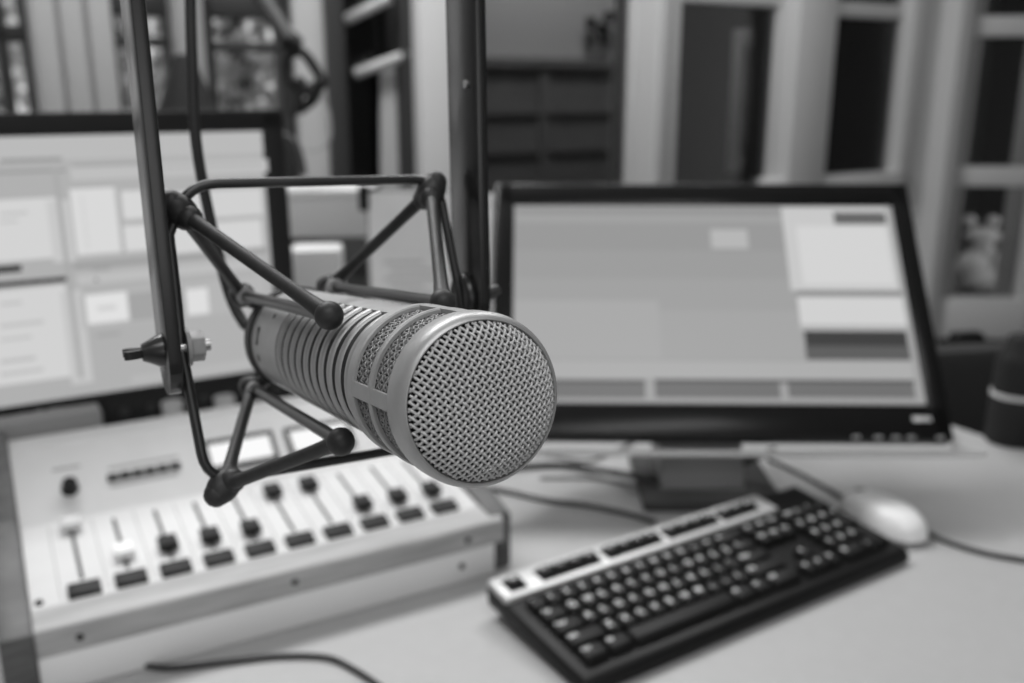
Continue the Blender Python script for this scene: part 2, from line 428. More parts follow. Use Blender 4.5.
# ================================================================== SHOCK MOUNT
sm = thing('microphone_shock_mount', 'black wire shock mount and flat-bar yoke with wing nut, cradling the grey microphone', 'microphone mount', M4.Translation(mic(0, 0, .14)))
Cc = V((-.0752, .39573, DESK + .39035)); hp = V((.86381, .5038, -.00501)); vp = V((-.1036, .19352, .97561)); fn = hp.cross(vp).normalized()
N1, N2, N3, N4 = (at_plane(x, y, Cc, fn) for x, y in ((180, 211), (431, 191), (224, 486), (474, 434)))
PL, PR = at_plane(181, 348, Cc, fn), at_plane(469, 296, Cc, fn)
# wire frame: rounded rectangle through the corner joints
def corner(a, b, c, r=.012, n=6):
    u, w = (a - b).normalized(), (c - b).normalized(); p0, p1 = b + u * r, b + w * r
    return [(1 - t) ** 2 * p0 + 2 * t * (1 - t) * b + t * t * p1 for t in (i / n for i in range(n + 1))]
TLc = at_plane(187, 184, Cc, fn); PRw = at_plane(459, 292, Cc, fn); BLc = at_plane(207, 482, Cc, fn); TRc = at_plane(437, 179, Cc, fn); BRc = at_plane(480, 436, Cc, fn)
path = []
seq = [TLc, TRc, PRw, BRc, BLc, PL]
LW_ = [at_plane(x, y, Cc, fn) for x, y in ((182, 350), (175, 285), (169, 235))]
path += LW_ + corner(LW_[-1], TLc, TRc) + corner(TLc, TRc, PRw) + [PRw] + corner(PRw, BRc, BLc) + corner(BRc, BLc, PL)
m = MB(); m.tube(path, .0021, 12, closed=True); part('wire_frame', m, MAT['rod'], sm, True)
rr = .0321 * math.cos(.8058); rz = .0321 * math.sin(.8058)
sB, sT = .0753, .2173
BT = {}
for key, sx, sz, N in (('tl', -1, 1, N1), ('tr', 1, 1, N2), ('bl', -1, -1, N3), ('br', 1, -1, N4)):
    B = mic(sx * rr, sz * rz, sB); T = mic(sx * rr, sz * rz, sT); BT[key] = (B, T, N)
    out = (N - (B + T) / 2).normalized()
    zax = fn; q = V((0, 0, 1)).rotation_difference(out).to_matrix().to_4x4()
    m = MB(); m.sphere(N, .0068, (.95, .95, 1.25), 20, q); m.sphere(N + out * .0045, .0052, (1, 1, 1), 16)
    m.sphere(N - out * .004 + (B - T).normalized() * .004, .0052, (1, 1, 1), 14); m.sphere(N - out * .004 - (B - T).normalized() * .004, .005, (1, 1, 1), 14)
    part('corner_joint', m, MAT['rubber'], sm, True)
    for P, nm in ((B, 'front'), (T, 'rear')):
        d = (P - N).normalized(); n = 14; L = (P - N).length
        pts = [N + (P - N) * (k / n) for k in range(n + 1)]
        rad = [.0027 + .0012 * math.exp(-((k / n) / .08)) + .0016 * math.exp(-((1 - k / n) / .07)) for k in range(n + 1)]
        m = MB(); m.tube(pts, rad, 12); part('elastic_strut', m, MAT['rubber'], sm, True)
    m = MB(); m.sphere(B, .0053, (1, 1, 1), 24); part('cushion_ball', m, MAT['rubber'], sm, True)
    m = MB(); m.tube([B + (T - B) * t for t in (0, .2, .4, .6, .8, 1)], .0026, 12); part('cradle_rod', m, MAT['rod'], sm, True)
    m = MB(); m.sphere(T, .0062, (1, 1, 1), 18); m.tube([T, T + (T - B).normalized() * .009], .005, 16)
    kn = part('rear_knuckle', m, MAT['rubber'], sm, True)
    m = MB(); m.tube([T - (T - B).normalized() * .006, T - (T - B).normalized() * .0105], .0044, 18); part('collar', m, MAT['grey_plastic'], kn, True, 'grey collar')
    m = MB(); inner = mic(sx * rr * .76, sz * rz * .76, sT - .012); m.tube([T, T * .5 + inner * .5 , inner], [.0045, .0036, .0028], 10); part('lug', m, MAT['rubber'], sm, True)
m = MB(); m.lathe([(.0249, -.199), (.0258, -.199), (.0258, -.2075), (.0249, -.2075), (.0249, -.199)], 64, MM); part('clamp_band', m, MAT['rubber'], sm, True)
# yoke: two flat bars and a crosspiece above
hb = V((.882, .472, 0)); db = V((-.472, .882, 0)); ZZ = V((0, 0, 1))
def flat_bar(P, side, ztop, drop, w=.0152, t=.0025, tl=.056):
    YZ = (ZZ + db * tl).normalized(); YD = (db - ZZ * tl).normalized()
    o = P + hb * side * .0046; mt = basis(o, YD, YZ, hb); poly = []
    for k in range(13):
        a = PI + PI * k / 12; poly.append((w * math.cos(a), -drop + w + w * math.sin(a)))
    poly += [(w, ztop), (-w, ztop)]
    b = MB(); b.prism(poly, -t, t, 2, .0006, mt); return b
TOP = .26
bl = flat_bar(PL, -1, TOP, .018); part('yoke_bar', bl, MAT['bar'], sm, True, 'left yoke bar with the wing nut')
PRY = PR - hb * .0035
br = flat_bar(PRY, 1, TOP + (PL.z - PR.z), .016, tl=.022); part('yoke_bar', br, MAT['bar'], sm, True, 'right yoke bar')
o = PRY + hb * .0046 - hb * .0025; sp = at_plane(467, 84, o, hb)
m = MB(); m.tube([sp, sp - hb * .0012], .0018, 14); part('rivet', m, MAT['steel'], sm, True)
m = MB(); zc = PL.z + TOP
cl = PL - hb * .0074; cr_ = PR + hb * .0074
cl = V((cl.x, cl.y, zc)) + db * .01456; cr_ = V((cr_.x, cr_.y, zc)) - hb * .0035 + db * .022 * (zc - PR.z); ctr = (cl + cr_) / 2
mt = basis(ctr, (cr_ - cl).normalized(), ZZ.cross((cr_ - cl).normalized()), ZZ); hl = (cr_ - cl).length / 2
m.box((-hl, -.0135, -.002), (hl, .0135, .002), .0006, mt); part('yoke_crosspiece', m, MAT['bar'], sm, True)
m = MB(); m.tube([ctr + ZZ * .001, ctr + ZZ * .03], .012, 24); part('swivel', m, MAT['bar'], sm, True)
# bolt, wing nut and hex nut on the left pivot
Lm = basis(PL - hb * .0061, db, ZZ, -hb)           # local z points outward
m = MB(); m.lathe([(0, 0), (.0068, 0), (.0066, .002), (.0045, .006), (.0034, .0085), (0, .009)], 24, Lm)
for sgn in (1, -1):
    q = [Lm @ V((sgn * x, 0, z)) for x, z in ((.0005, .003), (.002, .007), (.0028, .010), (.0034, .0125), (.0034, .0142), (.0025, .0153), (.0012, .015), (.0006, .012), (.0003, .0075))]
    n = len(q); b = Lm.to_3x3() @ V((0, 1, 0)) * .0016
    m.add([p_ + b for p_ in q] + [p_ - b for p_ in q], [list(range(n)), list(range(2 * n - 1, n - 1, -1))] + [[i, (i + 1) % n, n + (i + 1) % n, n + i] for i in range(n)])
wn = part('wing_nut', m, MAT['rod'], sm, True)
m = MB(); m.tube([PL - hb * .012, PL + hb * .0112], .0024, 16); part('bolt', m, MAT['steel'], wn, True, 'bright bolt end')
m = MB(); hexm = basis(PL + hb * .0035, db, ZZ, hb); m.prism([(.0062 * math.cos(PI / 3 * k + .3), .0062 * math.sin(PI / 3 * k + .3)) for k in range(6)], 0, .0052, 2, .0005, hexm); part('hex_nut', m, MAT['grey_plastic'], sm, True)
m = MB(); m.lathe([(.0024, 0), (.0075, 0), (.0075, .0015), (.0024, .0015)], 28, basis(PL + hb * .0018, db, ZZ, hb)); part('washer', m, MAT['grey_plastic'], sm, True)
# right pivot knob: eyelet inside the bar and a small lever outside
Rm = basis(PR - hb * .001, db, ZZ, hb)
m = MB(); m.tube([Rm @ V((.0085 * math.cos(a), .0085 * math.sin(a), -.002)) for a in [2 * PI * k / 24 for k in range(24)]], .0026, 10, closed=True)
m.lathe([(0, -.004), (.006, -.004), (.0066, 0), (.0066, .004), (0, .004)], 24, Rm); part('pivot_eyelet', m, MAT['rod'], sm, True)
m = MB(); m.tube([PR + hb * .003, PR + hb * .009], .0045, 16)
m.tube([PR + hb * .008, PR + hb * .012 + ZZ * .0005, PR + hb * .0155 + ZZ * .002], [.0036, .003, .0022], 12); part('pivot_lever', m, MAT['dark_grey'], sm, True)

# microphone cable rising from the plug
tail = mic(0, 0, .268)
cp = [tail, mic(-.006, .001, .283), at_depth(243, 322, .535), at_depth(228, 290, .535), at_depth(209, 214, .53), at_depth(196, 140, .52), at_depth(192, 60, .515), at_depth(190, -20, .51), at_depth(189, -90, .5), at_depth(195, -170, .49)]
m = MB(); m.tube(spline(cp), .0031, 12)
solo('microphone_cable', m, MAT['cable'], 'black cable rising from the rear of the grey microphone', 'cable', tail)

# ================================================================== DESK
dk = thing('desk', 'wide pale grey desk carrying the console, keyboard and monitors', 'desk', ROOM @ M4.Translation((-.2, .9, 0)))
DU0, DU1, DN0, DN1 = -1.7, 1.245, .02, 1.95
m = MB(); RB(m, DU0, DU1, DN0, DN1, DESK - .03, DESK, .003); part('desktop', m, MAT['desk'], dk, True)
for w in (DU0 + .08, -.2, DU1 - .12):
    for n0 in (DN0 + .1, DN1 - .16):
        m = MB(); RB(m, w, w + .05, n0, n0 + .05, 0, DESK - .03, .004); part('leg', m, MAT['grey_plastic'], dk, True)

# ================================================================== MIXING CONSOLE
KX, KY, KYAW = -.3805, .6899, .5091
KM = M4.Translation((KX, KY, DESK)) @ M4.Rotation(KYAW, 4, 'Z')
z1, z2, v3, vb, v5, L6, v7, u0, pt, KW = .0348, .0602, .0324, .0433, .1676, .088, .2758, .0333, .0384, .4269
ta = math.tan(math.radians(7)); BS = math.radians(38)
def pz(v): return z2 + .004 + (v - v3) * ta
z5 = pz(v5); v6 = v5 + L6 * math.cos(BS); z6 = z5 + L6 * math.sin(BS)
con = thing('mixing_console', 'pale broadcast mixing console with ten faders and wooden front rail', 'mixing console', KM)
m = MB(); m.prism([(.012, .0), (.004, z1 + .001), (v3, z1 + .004), (v3 - .004, z2), (v3, pz(v3) - .0002), (v5, z5), (v6, z6), (v7, z6), (v7 + .012, z6 - .01), (v7 + .012, 0)], -.010, KW - .012, 0, .0008)
m.box((-.009, .006, .0015), (KW - .012, .02, z1 + .002), .002)
part('housing', m, MAT['console'], con)
m = MB(); m.box((-.01, .0005, .001), (KW - .011, .006, z1 + .001), .001); fp = part('front_panel', m, MAT['console_white'], con, label='white lower front panel')
m = MB(); m.prism([(.0, z1), (.0, z2 - .002), (.002, z2), (v3, z2 + .0045), (v3, z1)], -.0105, KW, 0, .0015); part('armrest', m, MAT['wood'], con, label='pale wooden front rail')
# side cheeks
prof = [(.008, 0), (.008, z2 + .001), (v3 + .01, pz(v3) + .007), (v5, z5 + .008), (v6 - .002, z6 + .006), (v7 + .014, z6 + .006), (v7 + .014, 0)]
m = MB(); m.prism([(v - .012 if i < 2 else v, zz) for i, (v, zz) in enumerate(prof)], -.036, -.0108, 0, .002); part('side_cheek', m, MAT['wood_dark'], con, label='grey wooden left cheek')
m = MB(); m.prism(prof, KW - .012, KW + .012, 0, .002); part('side_cheek', m, MAT['wood_dark'], con, label='grey wooden right cheek')
KI = KM.inverted(); KR = KI.to_3x3(); eyeL = KI @ EYE
def on_slope(px, py, lower=True):
    r = KR @ ray(px, py)
    if lower: p0, n = V((0, v3, pz(v3))), V((0, -math.sin(math.atan(ta)), math.cos(math.atan(ta))))
    else: p0, n = V((0, v5, z5)), V((0, -math.sin(BS), math.cos(BS)))
    return eyeL + r * ((p0 - eyeL).dot(n) / r.dot(n))
SL = M4.Rotation(math.atan(ta), 4, 'X'); SU = M4.Rotation(BS, 4, 'X')
caps = [(75, 526), (123, 557), (168, 549), (211, 541), (251, 533), (272, 496), (307, 489), (363, 508), (397, 501), (430, 494)]
for i in range(10):
    u = u0 + i * pt
    S = M4.Translation((u, vb, pz(vb))) @ SL
    m = MB(); m.prism([(-.009, -.001), (-.0085, .0028), (-.002, .0046), (.0085, .0052), (.009, -.001)], -.0135, .0135, 0, .001, S); part('channel_button', m, MAT['black'], con)
    va = .062; ve = .154
    S = M4.Translation((u, (va + ve) / 2, pz((va + ve) / 2))) @ SL; hl = (ve - va) / 2 / math.cos(math.atan(ta))
    m = MB(); m.box((-.0017, -hl, -.002), (.0017, hl, .0004), .0003, S); part('fader_slot', m, MAT['dark_slot'], con)
    q = on_slope(*caps[i]); vc = min(max(q.y + .001, va + .001), ve - .004)
    S = M4.Translation((u, vc, pz(vc))) @ SL
    m = MB(); m.box((-.0014, -.003, -.001), (.0014, .003, .006)  , 0, S)
    m.prism([(-.0095, .003), (-.0085, .0105), (-.002, .009), (.002, .009), (.0085, .0105), (.0095, .003)], -.0085, .0085, 0, .0008, S)
    part('fader_cap', m, MAT['light_plastic'] if i == 0 else MAT['white_plastic'] if i == 1 else MAT['black_soft'], con, label=('light grey fader cap', 'white fader cap')[i] if i < 2 else None)
# printed channel lines
m = MB()
for i in range(11):
    u = u0 + (i - .5) * pt; vm = (v3 + v5) / 2
    if u > KW - .014: continue
    S = M4.Translation((u, vm, pz(vm))) @ SL; m.box((-.0004, -.062, -.0005), (.0004, .062, .00025), 0, S)
part('channel_line', m, MAT['grey_plastic'], con)
# meter panel: knob, push buttons, printed captions, two lit meters
q = on_slope(70, 489, False); S = M4.Translation(q) @ SU
m = MB(); m.lathe([(0, .0135), (.006, .0135), (.007, .0125), (.0078, .002), (.0085, .0005), (.0085, -.001)], 32, S); part('knob', m, MAT['black'], con)
for k in range(6):
    t = k / 5; q = on_slope(113 + 62 * t, 478 - 11.5 * t, False); S = M4.Translation(q) @ SU
    m = MB(); m.box((-.0053, -.0034, -.001), (.0053, .0034, .0035), .0007, S); part('push_button', m, MAT['black'], con)
m = MB()
for x0, y0, x1, y1, th in ((52, 470, 80, 466, .0012), (108, 469, 178, 456, .001), (110, 487, 178, 475, .0008)):
    qa, qb = on_slope(x0, y0, False), on_slope(x1, y1, False); c = (qa + qb) / 2; S = M4.Translation(c) @ SU; L = abs(qb.x - qa.x) / 2
    m.box((-L, -th, -.0005), (L, th, .0003), 0, S)
part('printed_caption', m, MAT['grey_plastic'], con)
for (xa, ya, xb, yb) in ((205, 457, 276, 446), (287, 443, 352, 433)):
    qa, qb = on_slope(xa, ya, False), on_slope(xb, yb, False); c = (qa + qb) / 2; L = abs(qb.x - qa.x) / 2
    S = M4.Translation((c.x, c.y, c.z)) @ SU
    m = MB(); hh = .019
    for lo, hi in (((-L, -hh, -.001), (L, -hh + .005, .004)), ((-L, hh - .005, -.001), (L, hh, .004)), ((-L, -hh, -.001), (-L + .005, hh, .004)), ((L - .005, -hh, -.001), (L, hh, .004))): m.box(lo, hi, .0008, S)
    me_ = part('meter', m, MAT['dark_grey'], con)
    m = MB(); m.box((-L + .003, -hh + .003, -.001), (L - .003, hh - .003, .0015), 0, S); part('meter_face', m, screen_mat(.95), me_, label='brightly lit meter face')
# screws
for px, py, kind in ((80, 637, 0), (295, 582, 0), (468, 540, 0), (462, 566, 1)):
    r = KR @ ray(px, py); pp = eyeL + r * ((0.0004 - eyeL.y) / r.y)
    m = MB(); m.lathe([(0, .0012), (.0025, .001), (.0033, 0), (.0033, -.002)], 20, M4.Translation((pp.x, .0, pp.z)) @ M4.Rotation(PI / 2, 4, 'X')); part('screw', m, MAT['black'], con)
q = on_slope(31, 605); S = M4.Translation((max(q.x, -.003), q.y, pz(q.y))) @ SL
m = MB(); m.lathe([(0, .002), (.003, .0018), (.004, 0), (.004, -.002)], 20, S); part('screw', m, MAT['black'], con)

# ================================================================== MONITORS
def monitor_rects(mtx, n_local, rects, parent, name, zoff):
    """rects: list of pixel quads (x0,y0,x1,y1,emission) on the screen plane, in paint order"""
    I = mtx.inverted(); R3 = I.to_3x3(); e = I @ EYE
    m = MB(); mats = []
    for k, (x0, y0, x1, y1, em) in enumerate(rects):
        cs = []
        for (x, y) in ((x0, y0), (x1, y0), (x1, y1), (x0, y1)):
            r = R3 @ ray(x, y); cs.append(e + r * ((0 - e.y) / r.y))
        ux0 = (cs[0].x + cs[3].x) / 2; ux1 = (cs[1].x + cs[2].x) / 2; uz0 = (cs[2].z + cs[3].z) / 2; uz1 = (cs[0].z + cs[1].z) / 2
        mm = screen_mat(em)
        if mm not in mats: mats.append(mm)
        m.cur = mats.index(mm)
        yy = -zoff - .00012 * (k + 1)
        m.add([(ux0, yy, uz0), (ux1, yy, uz0), (ux1, yy, uz1), (ux0, yy, uz1)], [[0, 1, 2, 3]])
    return m, mats
# right-hand touch monitor, tilted well back
RW, RH = .477, .268
RM = M4.Translation((.0011, 1.0487, DESK + .1361)) @ M4.Rotation(math.radians(-.98), 4, 'Z') @ M4.Rotation(-math.radians(38.96), 4, 'X')
rm = thing('monitor', 'black wide monitor tilted back, behind the keyboard, half hidden by the microphone', 'monitor', RM, 'monitors')
m = MB(); bx, bt, bb = .026, .034, .043
m.box((-bx, .0, -bb), (0, .022, RH + bt), .004); m.box((RW, 0, -bb), (RW + bx, .022, RH + bt), .004); m.box((-bx + .003, 0, RH), (RW + bx - .003, .022, RH + bt), .004); m.box((-bx + .003, 0, -bb), (RW + bx - .003, .022, .0), .004)
m.box((-bx + .004, .003, -bb + .004), (RW + bx - .004, .022, RH + bt - .004))
part('bezel', m, MAT['black_gloss'], rm)
m = MB()
rim = [(-bx - .006, .016, RH + bt - .008), (-bx - .006, .016, -bb - .004), (-bx + .002, .016, -bb - .012), (RW + bx - .004, .014, -bb - .012), (RW + bx + .005, .014, -bb - .004), (RW + bx + .006, .016, -bb + .012)]
m.tube(spline(rim, 6), .0042, 10); part('silver_rim', m, MAT['silver'], rm, label='silver rim along left and lower edge')
m = MB(); m.box((-bx + .01, .022, -bb + .02), (RW + bx - .01, .05, RH), .015); part('back_shell', m, MAT['dark_grey'], rm)
m = MB(); m.box((0, .002, 0), (RW, .004, RH))
base_s = part('screen', m, screen_mat(.2), rm)
rects = [(513, 205, 909, 402, .34), (517, 208, 790, 214, .28), (514, 222, 795, 250, .3), (514, 250, 797, 278, .32), (514, 278, 799, 310, .34), (514, 310, 802, 358, .36), (514, 300, 660, 358, .38), (711, 229, 748, 248, .45),  # stepped bands put a sheen, brighter at lower left, into the screen emission
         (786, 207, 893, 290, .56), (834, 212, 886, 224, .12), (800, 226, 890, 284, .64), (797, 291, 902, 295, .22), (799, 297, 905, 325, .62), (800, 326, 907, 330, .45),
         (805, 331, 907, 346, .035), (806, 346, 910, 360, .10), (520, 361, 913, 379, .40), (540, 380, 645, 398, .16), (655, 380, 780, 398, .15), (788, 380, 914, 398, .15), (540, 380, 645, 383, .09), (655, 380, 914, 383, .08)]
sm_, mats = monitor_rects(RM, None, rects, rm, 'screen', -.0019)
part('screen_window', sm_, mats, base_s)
for k, dx in enumerate((.0, .025, .045, .062, .095)):
    m = MB(); m.box((RW - .09 + dx, -.001, -bb + .001), (RW - .081 + dx, .0005, -bb + .0045), .0004); part('control_button', m, MAT['grey_plastic'], rm, label='small silver control mark')
m = MB(); m.box((RW - .018, -.0004, -.021), (RW + .003, .0004, -.015), .0002); part('badge', m, MAT['silver'], rm)
m = MB()
ctr = RM @ V((RW / 2 - .01, .05, .07))
pf_ = at_z(690, 492, DESK + .002)
sx0 = at_z(650, 492, DESK).x; sx1 = at_z(745, 492, DESK).x
b0 = V(((sx0 + sx1) / 2, 1.1, DESK))
m.box((-.075, -.06, 0), (.095, .1, .012), .004, M4.Translation(b0)); part('stand_base', m, MAT['dark_grey'], rm, True)
m = MB(); m.prism([(-.02, .008), (.06, .008), (.15, .2), (.07, .16)], -.05, .055, 0, .004, M4.Translation(b0)); part('stand_neck', m, MAT['grey_plastic'], rm, True)

# left-hand monitor, square to the console
LH = .334; LW = .56
LM = M4.Translation((-.2724, 1.1504, DESK + .1305)) @ M4.Rotation(.5331, 4, 'Z') @ M4.Rotation(-.0324, 4, 'X')
lm = thing('monitor', 'upright black-framed monitor full of light windows, behind the mixing console', 'monitor', LM, 'monitors')
m = MB(); fb = .021
m.box((-LW, 0, 0), (.006, .02, fb), .003); m.box((-LW, 0, LH - .025), (.006, .02, LH), .003); m.box((-fb, 0, .002), (.006, .02, LH - .002), .003); m.box((-LW, 0, .002), (-LW + fb, .02, LH - .002), .003)
m.box((-LW + .004, .004, .004), (-.004, .022, LH - .004))
part('bezel', m, MAT['black_soft'], lm)
m = MB(); m.box((-LW + .02, .022, .02), (-.02, .045, LH - .02), .012); part('back_shell', m, MAT['black_soft'], lm)
m = MB(); m.box((-LW + fb, .002, fb - .001), (-fb, .0035, LH - .023)); base_s = part('screen', m, screen_mat(.42), lm)
rects = [(-60, 132, 270, 158, .48), (0, 158, 62, 162, .3), (-60, 171, 66, 174, .3), (-60, 175, 66, 200, .42), (-60, 200, 60, 262, .64), (0, 212, 28, 215, .5), (0, 220, 18, 223, .52), (50, 200, 72, 262, .56),
         (-60, 268, 22, 275, .02), (-60, 282, 70, 287, .02), (-60, 290, 72, 385, .63), (0, 302, 22, 305, .48), (0, 322, 44, 326, .5), (0, 337, 32, 340, .5), (0, 358, 36, 362, .48), (0, 370, 44, 374, .5), (66, 290, 88, 384, .54), (66, 168, 71, 380, .38),
         (70, 162, 268, 176, .5), (72, 163, 140, 166, .34), (150, 165, 262, 167, .4), (72, 183, 262, 187, .42), (73, 188, 118, 254, .68), (84, 195, 86, 250, .6), (122, 190, 166, 218, .66), (124, 222, 166, 250, .66), (170, 190, 262, 218, .62), (172, 222, 262, 250, .64), (72, 255, 268, 260, .32), (120, 219, 262, 221, .42),
         (76, 266, 262, 276, .5), (92, 268, 110, 270, .3), (94, 278, 98, 281, .2), (80, 284, 265, 318, .45), (86, 293, 128, 322, .74), (97, 305, 116, 310, .6), (128, 290, 185, 318, .36), (186, 288, 208, 314, .72), (96, 332, 120, 336, .36), (130, 365, 280, 372, .46)]
sm_, mats = monitor_rects(LM, None, rects, lm, 'screen', -.0019)
part('screen_window', sm_, mats, base_s)
I = LM.inverted(); R3 = I.to_3x3(); e = I @ EYE
for px, py in ((23, 415), (39, 412), (53, 410), (61, 409), (70, 408), (84, 406)):
    r = R3 @ ray(px, py); q = e + r * ((0 - e.y) / r.y); 
    m = MB(); m.box((q.x - .004, -.001, q.z - .0018), (q.x + .004, .001, q.z + .0018), .0004); part('control_button', m, MAT['light_plastic'], lm, label='small pale control mark')
m = MB(); m.box((-LW / 2 - .04, .03, -.125), (-LW / 2 + .04, .055, .12), .004); part('stand_neck', m, MAT['black_soft'], lm)
bp = LM @ V((-LW / 2, .03, 0)); m = MB(); m.box((-.13, .03, 0), (.13, .23, .012), .004, M4.Translation((bp.x, bp.y, DESK)) @ ROOM); part('stand_base', m, MAT['black_soft'], lm, True)

# ================================================================== KEYBOARD
KBW, KBD = .418, .151
kx, ky, kyaw, kzf, kzr = .0636, .6892, .576, .018, .035
KBM = M4.Translation((kx, ky, DESK)) @ M4.Rotation(kyaw, 4, 'Z')
kb = thing('keyboard', 'black computer keyboard with silver function-key strip, in front of the tilted monitor', 'keyboard', KBM)
sl = math.atan((kzr - kzf) / KBD); KT = M4.Translation((0, 0, kzf)) @ M4.Rotation(sl, 4, 'X')
m = MB(); m.prism([(-.006, .002), (-.007, .009), (-.002, kzf - .001), (KBD, kzr - .002), (KBD + .003, kzr - .008), (KBD, .012), (.01, .0)], -.006, KBW + .006, 0, .003)
for x in (.03, KBW - .06): m.box((x, KBD - .025, 0), (x + .03, KBD - .012, .02))
part('case', m, MAT['black'], kb)
SW = .356; y0s, y1s = KBD - .034, KBD + .001
m = MB(); m.box((-.0055, y0s, -.006), (SW, y1s, .003), .002, KT); part('silver_strip', m, MAT['silver'], kb, label='silver strip along the rear')
U = .0179; UY = .0195; X0 = .005; Y0 = .0085
wells = [(X0 - .001, X0 + U), (X0 + 2 * U, X0 + 6 * U), (X0 + 6.5 * U, X0 + 10.5 * U), (X0 + 11 * U, X0 + 15 * U), (X0 + 15.4 * U, X0 + 18.4 * U)]
m = MB()
for a, b in wells: m.box((a - .001, y0s + .007, .002), (b + .001, y0s + .027, .0034), .0006, KT)
part('key_well', m, MAT['dark_slot'], kb)
_txt = {}
def glyph(t):
    if t not in _txt:
        cu = bpy.data.curves.new('legend', 'FONT'); cu.body = t; cu.size = .0095 if len(t) == 1 else .0054; cu.offset = .0002; cu.align_x = 'LEFT'; cu.resolution_u = 2
        ob = bpy.data.objects.new('legend', cu); C.objects.link(ob)
        dg = bpy.context.evaluated_depsgraph_get(); me = bpy.data.meshes.new_from_object(ob.evaluated_get(dg))
        _txt[t] = ([v.co.copy() for v in me.vertices], [list(p_.vertices) for p_ in me.polygons])
        bpy.data.objects.remove(ob); bpy.data.curves.remove(cu); bpy.data.meshes.remove(me)
    return _txt[t]
def key(cx, cy, w, d, hgt, legend, dest=None, zb=0.):
    """one keycap, tapered, with its white legend"""
    m = dest or MB(); m.cur = 0
    gx = w * U / 2 - .0006; gy = d * UY / 2 - .0006; tx, ty = gx - .0022, gy - .0024
    bm = bmesh.new(); bv = [bm.verts.new(q) for q in ((-gx, -gy, zb), (gx, -gy, zb), (gx, gy, zb), (-gx, gy, zb))]
    tv = [bm.verts.new(q) for q in ((-tx, -ty + .0006, zb + hgt), (tx, -ty + .0006, zb + hgt), (tx, ty + .001, zb + hgt), (-tx, ty + .001, zb + hgt))]
    bm.faces.new(bv[::-1]); bm.faces.new(tv)
    for i in range(4): bm.faces.new((bv[i], bv[(i + 1) % 4], tv[(i + 1) % 4], tv[i]))
    bmesh.ops.bevel(bm, geom=bm.edges[:], offset=.0009, segments=2, affect='EDGES', profile=.5)
    T = KT @ M4.Translation((cx, cy, 0)); bm.transform(T); bm.verts.index_update()
    m.add([v.co.copy() for v in bm.verts], [[v.index for v in f.verts] for f in bm.faces]); bm.free()
    if legend:
        m.cur = 1; vs, fs = glyph(legend); off = V((-tx + .001, ty - (.0074 if len(legend) == 1 else .0045), zb + hgt + .0001))
        m.add([T @ (v + off) for v in vs], fs); m.cur = 0
    if dest is None: part('key', m, [MAT['key'], MAT['legend']], kb)
rows = [
    [('1', 1), ('2', 1), ('3', 1), ('4', 1), ('5', 1), ('6', 1), ('7', 1), ('8', 1), ('9', 1), ('0', 1), ('-', 1), ('=', 1)],
    [(c, 1) for c in 'QWERTYUIOP[]'], [(c, 1) for c in "ASDFGHJKL;'"], [(c, 1) for c in 'ZXCVBNM,./']]
def yrow(i): return Y0 + (4 - i + .5) * UY
def run(items, x, i):
    for t, w in items:
        key(X0 + (x + w / 2) * U, yrow(i), w, 1, .0075, t); x += w
run([('`', 1)] + rows[0] + [('<', 2)], 0, 0)
run([('Tab', 1.5)] + rows[1] + [('\\', 1.5)], 0, 1)
run([('Caps', 1.75)] + rows[2] + [('Enter', 2.25)], 0, 2)
run([('Shift', 2.25)] + rows[3] + [('Shift', 2.75)], 0, 3)
run([('Ctrl', 1.5), ('Alt', 1.5), ('', 7), ('Alt', 1.5), ('=', 1.25), ('Ctrl', 2.25)], 0, 4)
xn = 15.4
for i, row in ((0, ('Ins', 'Hm', 'Up')), (1, ('Del', 'End', 'Dn'))): run([(t, 1) for t in row], xn, i)
run([('^', 1)], xn + 1, 3); run([('<', 1), ('v', 1), ('>', 1)], xn, 4)
xp = 18.75
run([('7', 1), ('8', 1), ('9', 1)], xp, 1); run([('4', 1), ('5', 1), ('6', 1)], xp, 2); run([('1', 1), ('2', 1), ('3', 1)], xp, 3)
run([('0', 2), ('.', 1)], xp, 4)
for i, t in ((1, '+'), (3, '')): key(X0 + (xp + 3.5) * U, (yrow(i) + yrow(i + 1)) / 2, 1, 2, .0075, t)
run([('Num', 1), ('/', 1), ('*', 1), ('-', 1)], xp, 0)
def frow(a, names):
    for k, t in enumerate(names): key(a + (k + .5) * U, y0s + .017, .98, .85, .006, t, zb=.0034 - 0.0005)
frow(X0 - .0005, ['Esc']); 
for g_, w_ in ((('F1', 'F2', 'F3', 'F4'), 1), (('F5', 'F6', 'F7', 'F8'), 2), (('F9', 'F10', 'F11', 'F12'), 3), (('Prt', 'Scr', 'Brk'), 4)): frow(wells[w_][0], g_)

# ================================================================== MOUSE
mp = at_z(881, 526, DESK)
md = (at_z(850, 505) - at_z(918, 541)).normalized(); mside = V((-md.y, md.x, 0))
MOM = basis(V((mp.x, mp.y, DESK)), md, mside, V((0, 0, 1)))
mo = thing('computer_mouse', 'white rounded computer mouse right of the black keyboard', 'mouse', MOM)
m = MB(); n1, n2 = 20, 28; vs = []; fs = []
for i in range(n1 + 1):
    t = PI / 2 * i / n1
    for k in range(n2):
        a = 2 * PI * k / n2; cx_, sy_ = math.cos(a), math.sin(a)
        x = .058 * math.copysign(abs(cx_) ** .85, cx_) * math.cos(t) ** .55; y = .0285 * math.copysign(abs(sy_) ** .85, sy_) * math.cos(t) ** .55 * (1 - .1 * cx_)
        zz = .006 + .029 * math.sin(t) ** 1.0 * (1 - .06 * x / .058 - .12 * (x / .058) ** 2); vs.append((x, y, zz))
for i in range(n1):
    for k in range(n2): fs.append([i * n2 + k, i * n2 + (k + 1) % n2, (i + 1) * n2 + (k + 1) % n2, (i + 1) * n2 + k])
m.add(vs, fs); part('shell', m, MAT['white_plastic'], mo)
